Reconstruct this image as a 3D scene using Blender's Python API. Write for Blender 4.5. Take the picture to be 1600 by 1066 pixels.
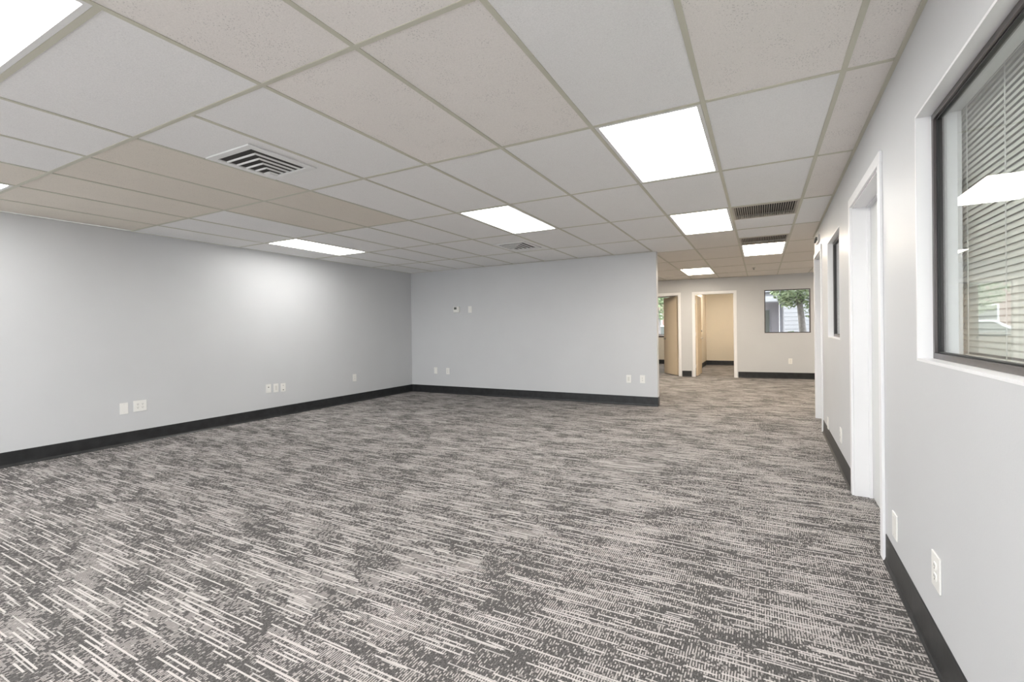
import bpy, bmesh, math, random
from mathutils import Matrix, Vector

random.seed(7)
for o in list(bpy.data.objects):
    bpy.data.objects.remove(o)
SC = bpy.context.scene
COL = SC.collection

# ------------------------------------------------------------------ camera
F_PX, CX, CY = 722.11, 809.92, 519.90            # in the 1600 x 1066 frame
YAW, PITCH, ROLL = -0.482699, -0.0067476, -0.0147797
EYE = Vector((-0.3535, -0.1749, 1.2275))
ZC = 2.4045                                       # underside of the ceiling grid


def camera_axes():
    cy, sy, cp, sp = math.cos(YAW), math.sin(YAW), math.cos(PITCH), math.sin(PITCH)
    fw = Vector((sy * cp, cy * cp, sp))
    r0 = Vector((cy, -sy, 0))
    u0 = r0.cross(fw)
    cr, sr = math.cos(ROLL), math.sin(ROLL)
    return cr * r0 + sr * u0, -sr * r0 + cr * u0, fw


cam = bpy.data.cameras.new('camera')
cam.sensor_width = 36.0
cam.lens = F_PX / 1600 * 36.0
cam.shift_x = (800 - CX) / 1600
cam.shift_y = -(533 - CY) / 1600
cam.clip_start = 0.03
cam_o = bpy.data.objects.new('camera', cam)
COL.objects.link(cam_o)
_r, _u, _f = camera_axes()
cam_o.matrix_world = Matrix(((_r.x, _u.x, -_f.x, EYE.x), (_r.y, _u.y, -_f.y, EYE.y),
                             (_r.z, _u.z, -_f.z, EYE.z), (0, 0, 0, 1)))
SC.camera = cam_o

# ------------------------------------------------------------------ sky, daylight, exposure
world = bpy.data.worlds.new('world')
SC.world = world
world.use_nodes = True
wb = world.node_tree.nodes['Background']
wb.inputs[0].default_value = (0.93, 0.965, 1.0, 1)
wb.inputs[1].default_value = 5.6
SC.view_settings.view_transform = 'Standard'
SC.view_settings.look = 'None'
SC.view_settings.gamma = 1.0
SC.view_settings.use_curve_mapping = False
SC.view_settings.exposure = 0.10

NEAR_WINDOWS = [(-6.4, -3.4), (-3.2, -0.2)]       # shop-front windows behind the camera
for x0, x1 in NEAR_WINDOWS:                       # portals only guide the sampling of the sky
    L = bpy.data.lights.new('daylight_portal', 'AREA')
    L.shape = 'RECTANGLE'
    L.size, L.size_y = x1 - x0, 2.15
    L.cycles.is_portal = True
    lo = bpy.data.objects.new('daylight_portal', L)
    lo.location = ((x0 + x1) / 2, -3.1, 1.2)
    lo.rotation_euler = (math.radians(90), 0, 0)
    COL.objects.link(lo)

LAMP_MAIN = 12.5
LAMP_WARM = 22.0
LAMP_BACK = 14.0
COL_MAIN = (1.0, 0.985, 0.95)
COL_WARM = (1.0, 0.875, 0.72)


# ------------------------------------------------------------------ materials
def new_mat(name):
    m = bpy.data.materials.new(name)
    m.use_nodes = True
    nt = m.node_tree
    return m, nt, nt.nodes, nt.links, nt.nodes['Principled BSDF']


def node(nt, typ, **kw):
    n = nt.nodes.new(typ)
    for k, v in kw.items():
        setattr(n, k, v)
    return n


def math_n(nt, op, a, b=None, clamp=False):
    n = nt.nodes.new('ShaderNodeMath')
    n.operation = op
    n.use_clamp = clamp
    for i, v in enumerate((a, b)):
        if v is None:
            continue
        if isinstance(v, (int, float)):
            n.inputs[i].default_value = v
        else:
            nt.links.new(v, n.inputs[i])
    return n.outputs[0]


def ramp01(nt, v, lo, hi):
    n = nt.nodes.new('ShaderNodeMapRange')
    n.inputs['From Min'].default_value = lo
    n.inputs['From Max'].default_value = hi
    n.clamp = True
    nt.links.new(v, n.inputs['Value'])
    return n.outputs[0]


def mix_col(nt, fac, a, b):
    n = nt.nodes.new('ShaderNodeMix')
    n.data_type = 'RGBA'
    for sock, v in ((n.inputs[0], fac), (n.inputs[6], a), (n.inputs[7], b)):
        if isinstance(v, (int, float)):
            sock.default_value = v
        elif isinstance(v, tuple):
            sock.default_value = (*v, 1) if len(v) == 3 else v
        else:
            nt.links.new(v, sock)
    return n.outputs[2]


def paint(name, col, rough=0.5, var=0.03, bump=0.0, scale=3.0, bscale=180.0, spec=0.5, metal=0.0):
    """plain paint / plastic / metal with a slight uneven tone and an optional fine relief"""
    m, nt, N, L, b = new_mat(name)
    pos = node(nt, 'ShaderNodeNewGeometry').outputs['Position']
    nz = node(nt, 'ShaderNodeTexNoise')
    nz.inputs['Scale'].default_value = scale
    nz.inputs['Detail'].default_value = 3
    L.new(pos, nz.inputs['Vector'])
    lo = tuple(max(0, c * (1 - var)) for c in col)
    hi = tuple(min(1, c * (1 + var)) for c in col)
    L.new(mix_col(nt, ramp01(nt, nz.outputs[0], 0.3, 0.7), lo, hi), b.inputs['Base Color'])
    b.inputs['Roughness'].default_value = rough
    b.inputs['Specular IOR Level'].default_value = spec
    b.inputs['Metallic'].default_value = metal
    if bump:
        n2 = node(nt, 'ShaderNodeTexNoise')
        n2.inputs['Scale'].default_value = bscale
        n2.inputs['Detail'].default_value = 2
        L.new(pos, n2.inputs['Vector'])
        bp = node(nt, 'ShaderNodeBump')
        bp.inputs['Strength'].default_value = bump
        bp.inputs['Distance'].default_value = 0.002
        L.new(n2.outputs[0], bp.inputs['Height'])
        L.new(bp.outputs[0], b.inputs['Normal'])
    return m


def carpet_material():
    """loop-pile carpet: pale streaks along x, fine ribs along y, lighter and darker patches"""
    m, nt, N, L, b = new_mat('streaked_carpet')
    pos = node(nt, 'ShaderNodeNewGeometry').outputs['Position']
    sp = node(nt, 'ShaderNodeSeparateXYZ')
    L.new(pos, sp.inputs[0])
    X, Y = sp.outputs[0], sp.outputs[1]

    def comb(a, c):
        n = node(nt, 'ShaderNodeCombineXYZ')
        for i, v in enumerate((a, c)):
            if isinstance(v, (int, float)):
                n.inputs[i].default_value = v
            else:
                L.new(v, n.inputs[i])
        return n.outputs[0]

    def noise(vec, scale, detail=0.0, rough=0.5):
        n = node(nt, 'ShaderNodeTexNoise', noise_dimensions='2D')
        n.inputs['Scale'].default_value = scale
        n.inputs['Detail'].default_value = detail
        n.inputs['Roughness'].default_value = rough
        L.new(vec, n.inputs['Vector'])
        return n.outputs[0]

    # lighter / darker patches, somewhat longer along x
    patch = noise(comb(math_n(nt, 'MULTIPLY', X, 2.4), math_n(nt, 'MULTIPLY', Y, 4.2)), 1.0, 2.0, 0.55)
    patch_l = ramp01(nt, patch, 0.42, 0.64)

    # streaks: rows 9 mm deep, each with its own run of dashes
    def streaks(row_h, width, run, thr, seed):
        yy = math_n(nt, 'DIVIDE', Y, row_h)
        row = math_n(nt, 'FLOOR', yy)
        wn = node(nt, 'ShaderNodeTexWhiteNoise', noise_dimensions='1D')
        L.new(math_n(nt, 'ADD', row, seed), wn.inputs['W'])
        u = math_n(nt, 'ADD', math_n(nt, 'DIVIDE', X, run), math_n(nt, 'MULTIPLY', wn.outputs[0], 91.0))
        n = noise(comb(u, math_n(nt, 'MULTIPLY', row, 7.31)), 1.0)
        t = math_n(nt, 'SUBTRACT', thr, math_n(nt, 'MULTIPLY', patch_l, 0.05))
        d = math_n(nt, 'SUBTRACT', n, t)
        fr = math_n(nt, 'FRACT', yy)
        j = node(nt, 'ShaderNodeTexWhiteNoise', noise_dimensions='1D')
        L.new(math_n(nt, 'ADD', row, seed + 11.5), j.inputs['W'])
        a = math_n(nt, 'MULTIPLY', j.outputs[0], 1.0 - width)
        off = math_n(nt, 'SUBTRACT', fr, a)
        line = math_n(nt, 'MULTIPLY', math_n(nt, 'GREATER_THAN', off, 0.0), math_n(nt, 'LESS_THAN', off, width))
        return math_n(nt, 'MULTIPLY', ramp01(nt, d, 0.0, 0.012), line)
    s1 = streaks(0.0200, 0.36, 0.30, 0.592, 3.0)
    s2 = streaks(0.0140, 0.38, 0.22, 0.695, 57.0)
    streak = math_n(nt, 'MAXIMUM', s1, math_n(nt, 'MULTIPLY', s2, 0.8))

    # blocks of heather between the streaks: how far the pale yarn comes up in the ribs
    rowb = math_n(nt, 'FLOOR', math_n(nt, 'DIVIDE', Y, 0.030))
    wb_ = node(nt, 'ShaderNodeTexWhiteNoise', noise_dimensions='1D')
    L.new(rowb, wb_.inputs['W'])
    ub = math_n(nt, 'ADD', math_n(nt, 'MULTIPLY', X, 5.0), math_n(nt, 'MULTIPLY', wb_.outputs[0], 71.0))
    blk = noise(comb(ub, math_n(nt, 'MULTIPLY', rowb, 3.7)), 1.0)
    up = math_n(nt, 'ADD', math_n(nt, 'MULTIPLY', ramp01(nt, blk, 0.38, 0.62), 0.33),
                math_n(nt, 'ADD', math_n(nt, 'MULTIPLY', patch_l, 0.42), 0.10))
    # ribs: period 9.8 mm along x, slightly wandering
    wob = noise(comb(math_n(nt, 'MULTIPLY', X, 30.0), math_n(nt, 'MULTIPLY', Y, 30.0)), 1.0)
    ph = math_n(nt, 'ADD', math_n(nt, 'MULTIPLY', X, 2 * math.pi / 0.0098), math_n(nt, 'ADD', math_n(nt, 'MULTIPLY', wob, 0.5), math_n(nt, 'MULTIPLY', wb_.outputs[0], 6.28)))
    rib = math_n(nt, 'ADD', math_n(nt, 'MULTIPLY', math_n(nt, 'SINE', ph), 0.5), 0.5)
    fuzz = noise(comb(X, math_n(nt, 'MULTIPLY', Y, 0.55)), 230.0, 2.0, 0.7)
    # single tufts: pale or dark yarn picked tuft by tuft, pale ones mostly on every other rib
    cx_ = math_n(nt, 'FLOOR', math_n(nt, 'ADD', math_n(nt, 'DIVIDE', X, 0.0049), math_n(nt, 'MULTIPLY', wob, 0.5)))
    cy_ = math_n(nt, 'FLOOR', math_n(nt, 'DIVIDE', Y, 0.0105))
    tw = node(nt, 'ShaderNodeTexWhiteNoise', noise_dimensions='2D')
    L.new(comb(cx_, cy_), tw.inputs['Vector'])
    par = math_n(nt, 'FLOORED_MODULO', cx_, 2.0)
    prob = math_n(nt, 'MULTIPLY', up, math_n(nt, 'ADD', math_n(nt, 'MULTIPLY', par, 1.05), 0.12))
    ribv = ramp01(nt, math_n(nt, 'SUBTRACT', prob, tw.outputs[0]), -0.08, 0.08)
    dark, pale = (0.050, 0.048, 0.046), (0.52, 0.48, 0.46)
    mid = mix_col(nt, ramp01(nt, fuzz, 0.3, 0.7), dark, (0.150, 0.144, 0.140))
    base = mix_col(nt, math_n(nt, 'MULTIPLY', ribv, 0.80), mid, pale)
    col = mix_col(nt, streak, base, (0.55, 0.515, 0.50))
    L.new(col, b.inputs['Base Color'])
    b.inputs['Roughness'].default_value = 0.95
    b.inputs['Specular IOR Level'].default_value = 0.12
    bp = node(nt, 'ShaderNodeBump')
    bp.inputs['Strength'].default_value = 0.5
    bp.inputs['Distance'].default_value = 0.003
    L.new(math_n(nt, 'ADD', rib, fuzz), bp.inputs['Height'])
    L.new(bp.outputs[0], b.inputs['Normal'])
    return m


def tile_material(name, col, dots=1.0):
    """pressed mineral-fibre ceiling board with pin holes"""
    m, nt, N, L, b = new_mat(name)
    pos = node(nt, 'ShaderNodeNewGeometry').outputs['Position']
    info = node(nt, 'ShaderNodeObjectInfo')
    v1 = node(nt, 'ShaderNodeTexVoronoi')
    v1.inputs['Scale'].default_value = 95.0
    L.new(pos, v1.inputs['Vector'])
    n1 = node(nt, 'ShaderNodeTexNoise')
    n1.inputs['Scale'].default_value = 9.0
    L.new(pos, n1.inputs['Vector'])
    thr = math_n(nt, 'ADD', math_n(nt, 'MULTIPLY', ramp01(nt, n1.outputs[0], 0.40, 0.70), 0.20), 0.11)
    hole = math_n(nt, 'MULTIPLY', math_n(nt, 'LESS_THAN', v1.outputs['Distance'], thr), 0.42 * dots)
    n2 = node(nt, 'ShaderNodeTexNoise')
    n2.inputs['Scale'].default_value = 160.0
    n2.inputs['Detail'].default_value = 3
    L.new(pos, n2.inputs['Vector'])
    grain = ramp01(nt, n2.outputs[0], 0.3, 0.7)
    c0 = mix_col(nt, grain, tuple(c * 0.92 for c in col), col)
    c1 = mix_col(nt, math_n(nt, 'MULTIPLY', info.outputs['Random'], 0.10), c0, tuple(c * 0.72 for c in col))
    L.new(mix_col(nt, hole, c1, tuple(c * 0.45 for c in col)), b.inputs['Base Color'])
    b.inputs['Roughness'].default_value = 0.9
    b.inputs['Specular IOR Level'].default_value = 0.2
    bp = node(nt, 'ShaderNodeBump')
    bp.inputs['Strength'].default_value = 0.35
    bp.inputs['Distance'].default_value = 0.002
    L.new(math_n(nt, 'SUBTRACT', n2.outputs[0], hole), bp.inputs['Height'])
    L.new(bp.outputs[0], b.inputs['Normal'])
    return m


def glass_material(name, tint):
    m = bpy.data.materials.new(name)
    m.use_nodes = True
    nt = m.node_tree
    nt.nodes.remove(nt.nodes['Principled BSDF'])
    tr = node(nt, 'ShaderNodeBsdfTransparent')
    tr.inputs[0].default_value = (*tint, 1)
    gl = node(nt, 'ShaderNodeBsdfGlossy')
    gl.inputs['Roughness'].default_value = 0.0
    fr = node(nt, 'ShaderNodeFresnel')
    bf = node(nt, 'ShaderNodeNewGeometry').outputs['Backfacing']   # same reflectance on both faces of the thin pane
    nt.links.new(math_n(nt, 'SUBTRACT', 1.5, math_n(nt, 'MULTIPLY', bf, 1.5 - 1 / 1.5)), fr.inputs[0])
    mx = node(nt, 'ShaderNodeMixShader')
    nt.links.new(fr.outputs[0], mx.inputs[0])
    nt.links.new(tr.outputs[0], mx.inputs[1])
    nt.links.new(gl.outputs[0], mx.inputs[2])
    nt.links.new(mx.outputs[0], nt.nodes['Material Output'].inputs[0])
    return m


def lamp_material(name, col, strength):
    """back-lit prismatic acrylic: a little unevenness between the tubes"""
    m, nt, N, L, b = new_mat(name)
    pos = node(nt, 'ShaderNodeNewGeometry').outputs['Position']
    ck = node(nt, 'ShaderNodeTexVoronoi')
    ck.inputs['Scale'].default_value = 120.0
    L.new(pos, ck.inputs['Vector'])
    b.inputs['Base Color'].default_value = (0.9, 0.9, 0.9, 1)
    b.inputs['Roughness'].default_value = 0.3
    b.inputs['Emission Color'].default_value = (*col, 1)
    L.new(math_n(nt, 'MULTIPLY', math_n(nt, 'ADD', math_n(nt, 'MULTIPLY', ck.outputs['Distance'], 0.15), 0.95), strength),
          b.inputs['Emission Strength'])
    return m


def bark_material():
    m, nt, N, L, b = new_mat('grey_bark')
    pos = node(nt, 'ShaderNodeNewGeometry').outputs['Position']
    w = node(nt, 'ShaderNodeTexNoise')
    w.inputs['Scale'].default_value = 14
    w.inputs['Detail'].default_value = 6
    L.new(pos, w.inputs['Vector'])
    L.new(mix_col(nt, w.outputs[0], (0.12, 0.11, 0.11), (0.34, 0.31, 0.30)), b.inputs['Base Color'])
    b.inputs['Roughness'].default_value = 0.9
    return m


def leaf_material():
    m, nt, N, L, b = new_mat('green_leaf')
    pos = node(nt, 'ShaderNodeNewGeometry').outputs['Position']
    w = node(nt, 'ShaderNodeTexNoise')
    w.inputs['Scale'].default_value = 9
    L.new(pos, w.inputs['Vector'])
    L.new(mix_col(nt, ramp01(nt, w.outputs[0], .3, .7), (0.16, 0.22, 0.11), (0.36, 0.42, 0.26)), b.inputs['Base Color'])  # greens paled to carry haze and glass reflection over the view
    b.inputs['Roughness'].default_value = 0.6
    return m


M = dict(
    wall=paint('light_grey_wall_paint', (0.60, 0.608, 0.620), 0.42, 0.015, 0.10, 1.6, 130),
    cream=paint('cream_wall_paint', (0.78, 0.71, 0.595), 0.6, 0.02, 0.1, 1.6, 130),
    office=paint('office_wall_paint', (0.70, 0.70, 0.68), 0.6, 0.02, 0.1, 1.6, 130),
    trim=paint('white_trim_paint', (0.86, 0.86, 0.87), 0.35, 0.015, 0.05, 2.0, 60),
    slab=paint('pale_grey_door_paint', (0.72, 0.73, 0.72), 0.38, 0.02, 0.05, 2.0, 60),
    beige_leaf=paint('beige_door_paint', (0.74, 0.62, 0.46), 0.45, 0.03, 0.05, 2.0, 60),
    base=paint('black_rubber_base', (0.017, 0.018, 0.019), 0.38, 0.35, 0.15, 12.0, 40),
    plate=paint('white_plastic', (0.84, 0.83, 0.80), 0.32, 0.01),
    plate_dim=paint('ivory_plastic', (0.70, 0.69, 0.65), 0.35, 0.01),
    slot=paint('dark_slot', (0.03, 0.03, 0.03), 0.6, 0.1),
    screen=paint('grey_display', (0.10, 0.11, 0.10), 0.2, 0.1),
    tee=paint('cream_ceiling_tee', (0.60, 0.585, 0.49), 0.5, 0.03),
    deck=paint('grey_deck', (0.35, 0.35, 0.35), 0.9, 0.1),
    bronze=paint('dark_bronze_frame', (0.095, 0.083, 0.083), 0.32, 0.1, 0.0, 8, 100, 0.5, 0.3),
    gasket=paint('black_gasket', (0.015, 0.016, 0.016), 0.5, 0.1),
    blind=paint('ivory_blind', (0.84, 0.84, 0.79), 0.4, 0.02),
    cord=paint('white_cord', (0.82, 0.82, 0.80), 0.6, 0.02),
    metal=paint('satin_steel', (0.42, 0.40, 0.37), 0.3, 0.05, 0, 8, 100, 0.5, 0.9),
    white_metal=paint('white_enamel', (0.80, 0.80, 0.79), 0.35, 0.02),
    duct=paint('dark_duct_shade', (0.04, 0.038, 0.035), 0.8, 0.1),  # dark tone stands for the shade inside the vents
    grille=paint('tan_grille', (0.52, 0.48, 0.42), 0.5, 0.06),
    glass=glass_material('clear_glass', (0.97, 0.985, 0.98)),
    lamp=lamp_material('cool_diffuser', COL_MAIN, LAMP_MAIN),
    lamp_warm=lamp_material('warm_diffuser', COL_WARM, LAMP_WARM),
    lamp_mid=lamp_material('neutral_diffuser', (1.0, 0.94, 0.85), 15.0),
    lamp_back=lamp_material('soft_warm_diffuser', (1.0, 0.91, 0.80), LAMP_BACK),
    carpet=carpet_material(),
    t_white=tile_material('white_ceiling_board', (0.935, 0.93, 0.925), 0.35),
    t_pink=tile_material('aged_ceiling_board', (0.92, 0.88, 0.845), 1.0),
    t_tan=tile_material('yellowed_ceiling_board', (0.82, 0.765, 0.685), 0.7),
    t_cream=tile_material('cream_warm_lit_board', (0.86, 0.82, 0.765), 0.4),  # cream of the board, with some warm lamplight put into the colour
    bark=bark_material(), leaf=leaf_material(),
    stucco=paint('white_stucco', (0.30, 0.30, 0.32), 0.9, 0.04, 0.4, 2, 60),
    lilac=paint('lilac_grey_stucco', (0.27, 0.255, 0.28), 0.9, 0.06, 0.4, 2, 60),
    dark_post=paint('grey_downpipe', (0.22, 0.22, 0.25), 0.6, 0.05),
    paving=paint('pale_paving', (0.55, 0.54, 0.53), 0.9, 0.1, 0.3, 2, 40),
    brick=paint('brown_brick_paint', (0.30, 0.20, 0.17), 0.9, 0.15, 0.3, 6, 40),
    car=paint('white_car_paint', (0.75, 0.75, 0.77), 0.2, 0.01),
    tyre=paint('black_tyre', (0.02, 0.02, 0.02), 0.8, 0.1),
)


# ------------------------------------------------------------------ mesh helpers
class MB:
    def __init__(self):
        self.v, self.f = [], []

    def box(self, x0, x1, y0, y1, z0, z1):
        n = len(self.v)
        self.v += [(x, y, z) for z in (z0, z1) for x, y in ((x0, y0), (x1, y0), (x1, y1), (x0, y1))]
        self.f += [tuple(n + i for i in q) for q in
                   ((3, 2, 1, 0), (4, 5, 6, 7), (0, 1, 5, 4), (1, 2, 6, 5), (2, 3, 7, 6), (3, 0, 4, 7))]
        return self

    def prism(self, prof, axis, a, b):
        """closed 2-D profile swept along an axis; prof in the other two coordinates (in xyz order)"""
        n, k = len(self.v), len(prof)
        for t in (a, b):
            for p, q in prof:
                self.v.append({'x': (t, p, q), 'y': (p, t, q), 'z': (p, q, t)}[axis])
        self.f.append(tuple(n + i for i in range(k)))
        self.f.append(tuple(n + k + i for i in reversed(range(k))))
        for i in range(k):
            j = (i + 1) % k
            self.f.append((n + i, n + k + i, n + k + j, n + j))
        return self

    def ring_tube(self, rings):
        """rings: list of lists of points, same count; capped"""
        n, k = len(self.v), len(rings[0])
        for r in rings:
            self.v += [tuple(p) for p in r]
        for a in range(len(rings) - 1):
            for i in range(k):
                j = (i + 1) % k
                self.f.append((n + a * k + i, n + a * k + j, n + (a + 1) * k + j, n + (a + 1) * k + i))
        self.f.append(tuple(n + i for i in reversed(range(k))))
        m = n + (len(rings) - 1) * k
        self.f.append(tuple(m + i for i in range(k)))
        return self

    def cyl(self, c, axis, r, a, b, seg=16, r2=None):
        r2 = r if r2 is None else r2
        rings = []
        for t, rr in ((a, r), (b, r2)):
            ring = []
            for i in range(seg):
                an = 2 * math.pi * i / seg
                p, q = rr * math.cos(an), rr * math.sin(an)
                ring.append({'x': (t, c[0] + p, c[1] + q), 'y': (c[0] + p, t, c[1] + q), 'z': (c[0] + p, c[1] + q, t)}[axis])
            rings.append(ring)
        return self.ring_tube(rings)

    def mesh(self, name, mat, bevel=0.0, seg=2, smooth=False):
        me = bpy.data.meshes.new(name)
        me.from_pydata(self.v, [], self.f)
        bm = bmesh.new()
        bm.from_mesh(me)
        bmesh.ops.recalc_face_normals(bm, faces=bm.faces)
        if bevel:
            es = [e for e in bm.edges if len(e.link_faces) == 2 and e.calc_face_angle(0) > 0.6]
            bmesh.ops.bevel(bm, geom=es, offset=bevel, segments=seg, affect='EDGES', profile=0.6)
        bm.to_mesh(me)
        bm.free()
        if smooth:
            for p in me.polygons:
                p.use_smooth = True
        me.materials.append(mat)
        return me

    def build(self, name, mat, parent=None, bevel=0.0, seg=2, smooth=False, matrix=None):
        return link(name, self.mesh(name, mat, bevel, seg, smooth), parent, matrix)


def link(name, me, parent=None, matrix=None):
    o = bpy.data.objects.new(name, me)
    COL.objects.link(o)
    if parent is not None:
        o.parent = parent
    if matrix is not None:
        if parent is not None:
            o.matrix_local = matrix
        else:
            o.matrix_world = matrix
    return o


def empty(name, matrix=None):
    o = bpy.data.objects.new(name, None)
    o.empty_display_size = 0.1
    COL.objects.link(o)
    if matrix is not None:
        o.matrix_world = matrix
    return o


def tag(o, label, cat, group=None, kind=None):
    o['label'] = label
    o['category'] = cat
    if group:
        o['group'] = group
    if kind:
        o['kind'] = kind
    return o


def struct(o, label, cat):
    return tag(o, label, cat, kind='structure')


def copy_tree(o, parent=None):
    c = o.copy()
    COL.objects.link(c)
    c.parent = parent
    for ch in [x for x in bpy.data.objects if x.parent == o]:
        copy_tree(ch, c)
    return c


def T(x, y, z):
    return Matrix.Translation((x, y, z))


def RZ(a):
    return Matrix.Rotation(a, 4, 'Z')


def wall_mesh(s0, s1, thick, h, openings, name, mat):
    """wall along local x from s0 to s1, front face at y=0, back at y=thick, with rectangular openings"""
    xs = sorted({s0, s1, *[v for o in openings for v in o[:2]]})
    zs = sorted({0.0, h, *[v for o in openings for v in o[2:]]})
    nx, nz = len(xs) - 1, len(zs) - 1

    def solid(i, k):
        if not (0 <= i < nx and 0 <= k < nz):
            return False
        cx, cz = (xs[i] + xs[i + 1]) / 2, (zs[k] + zs[k + 1]) / 2
        return not any(a < cx < b and c < cz < d for a, b, c, d in openings)
    v, f, idx = [], [], {}

    def vert(x, y, z):
        key = (x, y, z)
        if key not in idx:
            idx[key] = len(v)
            v.append(key)
        return idx[key]
    for i in range(nx):
        for k in range(nz):
            if not solid(i, k):
                continue
            a, b, c, d = xs[i], xs[i + 1], zs[k], zs[k + 1]
            f.append([vert(a, 0, c), vert(b, 0, c), vert(b, 0, d), vert(a, 0, d)])
            f.append([vert(a, thick, d), vert(b, thick, d), vert(b, thick, c), vert(a, thick, c)])
            if not solid(i - 1, k):
                f.append([vert(a, thick, c), vert(a, 0, c), vert(a, 0, d), vert(a, thick, d)])
            if not solid(i + 1, k):
                f.append([vert(b, 0, c), vert(b, thick, c), vert(b, thick, d), vert(b, 0, d)])
            if not solid(i, k - 1):
                f.append([vert(a, 0, c), vert(a, thick, c), vert(b, thick, c), vert(b, 0, c)])
            if not solid(i, k + 1):
                f.append([vert(a, 0, d), vert(b, 0, d), vert(b, thick, d), vert(a, thick, d)])
    me = bpy.data.meshes.new(name)
    me.from_pydata(v, [], f)
    me.materials.append(mat)
    return me


BASE_H = 0.145


def baseboard(name, mat4, runs, label):
    """vinyl cove base along local x in front of y=0: thin band with a flared toe"""
    mb = MB()
    for a, b in runs:
        mb.prism([(0.0, 0.0), (-0.016, 0.0), (-0.0145, 0.004), (-0.008, 0.012), (-0.0045, 0.026), (-0.004, BASE_H - 0.004),
                  (-0.002, BASE_H), (0.0, BASE_H)], 'x', a, b)
    o = mb.build(name, M['base'], matrix=mat4)
    return struct(o, label, 'baseboard')


# frames of the walls: local x along the wall, local y into the wall, front face at y = 0
XL, YB = -6.649, 7.1516
WL = T(XL, 0, 0) @ RZ(math.radians(90))                    # local x = +y, local y = -x
WB = T(0, YB, 0)
TH_R = math.atan(0.0192)
WR = T(0.1576, 0, 0) @ RZ(math.radians(-90) - TH_R)        # local x = -along (towards the camera), local y = +x
WF = T(0, 12.081, 0) @ RZ(math.atan(0.1011))
YN = -3.0
WN = T(0, YN, 0) @ RZ(math.radians(180))                   # local x = -x, local y = -y

# ------------------------------------------------------------------ structure: shell
struct(MB().box(-8, 4, -3.3, 16.1, -0.12, 0.0).build('floor', M['carpet']),
       'grey loop-pile carpet with pale streaks and dashes, wall to wall', 'carpet floor')

ceiling = struct(MB().box(-8, 4, -3.3, 16.1, ZC + 0.09, ZC + 0.2).build('ceiling', M['deck']),
                 'suspended ceiling of lay-in boards on a cream metal grid', 'ceiling')

struct(link('wall_left', wall_mesh(-3.12, 7.30, 0.12, ZC, [], 'wall_left', M['wall']), None, WL),
       'long light grey wall on the left with white outlet plates', 'wall')
struct(link('wall_back', wall_mesh(XL, -1.772, 0.12, ZC, [], 'wall_back', M['wall']), None, WB),
       'light grey partition wall with thermostat, ending at the open corridor', 'wall')
# right wall: openings in local x = -(distance along)
W1 = (0.98, 2.20, 1.08, 2.05)
D1 = (2.87, 3.88, 0.0, 2.075)
W2 = (4.57, 5.53, 1.10, 2.07)
D2 = (6.17, 7.04, 0.0, 2.105)
R_END = 7.125
RT = 0.135
rop = [(-b, -a, c, d) for a, b, c, d in (W1, D1, W2, D2)]
struct(link('wall_right', wall_mesh(-R_END, 3.12, RT, ZC, rop, 'wall_right', M['wall']), None, WR),
       'light grey wall on the right with windows and doors', 'wall')
FD3 = (-2.93, -2.16, 0.0, 2.035)
FD4 = (-1.80, -0.905, 0.0, 2.035)
FW = (-0.27, 0.655, 1.06, 2.06)
FT = 0.12
struct(link('wall_far', wall_mesh(-5.5, 2.6, FT, ZC, [FD3, FD4, FW], 'wall_far', M['wall']), None, WF),
       'grey end wall of the corridor with two open doors and a window', 'wall')
nw = [(-x1, -x0, 0.12, 2.27) for x0, x1 in NEAR_WINDOWS]
struct(link('wall_near', wall_mesh(-0.2, 6.77, 0.12, ZC, nw, 'wall_near', M['wall']), None, WN),
       'grey front wall behind the viewer with shop-front windows', 'wall')


def plain_wall(name, x0, x1, y0, y1, mat, label, h=ZC):
    return struct(MB().box(x0, x1, y0, y1, 0, h).build(name, M[mat]), label, 'wall')


plain_wall('wall_hall_left', -5.62, -5.5, 7.28, 11.5, 'wall', 'grey side wall of the corridor, out of sight behind the partition')
plain_wall('wall_hall_right', 2.6, 2.72, 7.14, 12.5, 'wall', 'grey side wall of the corridor beyond the right wall')
plain_wall('wall_office_end', 0.45, 2.6, 7.02, 7.13, 'wall', 'grey wall closing the office next to the corridor')
plain_wall('wall_office_side', 3.4, 3.52, -3.1, 7.13, 'office', 'pale far wall of the office behind the blinds')
plain_wall('wall_office_near', 0.26, 3.4, -3.12, -3.0, 'office', 'pale near wall of the office behind the blinds')
# closet and back room
plain_wall('wall_closet_left', -1.985, -1.905, 12.06, 15.8, 'cream', 'cream side wall inside the small room behind the open door')
plain_wall('wall_closet_right', -0.90, -0.80, 12.18, 15.8, 'cream', 'cream right wall inside the small room behind the open door')
struct(MB().box(-1.985, -0.80, 15.8, 15.92, 0, ZC).build('wall_closet_back', M['cream']),
       'cream back wall inside the small room behind the open door', 'wall')
BRW = (-4.5, -2.85, 0.97, 2.26)
struct(link('wall_room_back', wall_mesh(-5.5, -1.985, 0.12, ZC, [BRW], 'wall_room_back', M['cream']), None, T(0, 15.8, 0)),
       'cream wall under the window of the room behind the left doorway', 'wall')
plain_wall('wall_room_left', -5.62, -5.5, 11.5, 15.9, 'cream', 'cream left wall of the room behind the left doorway')

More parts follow.
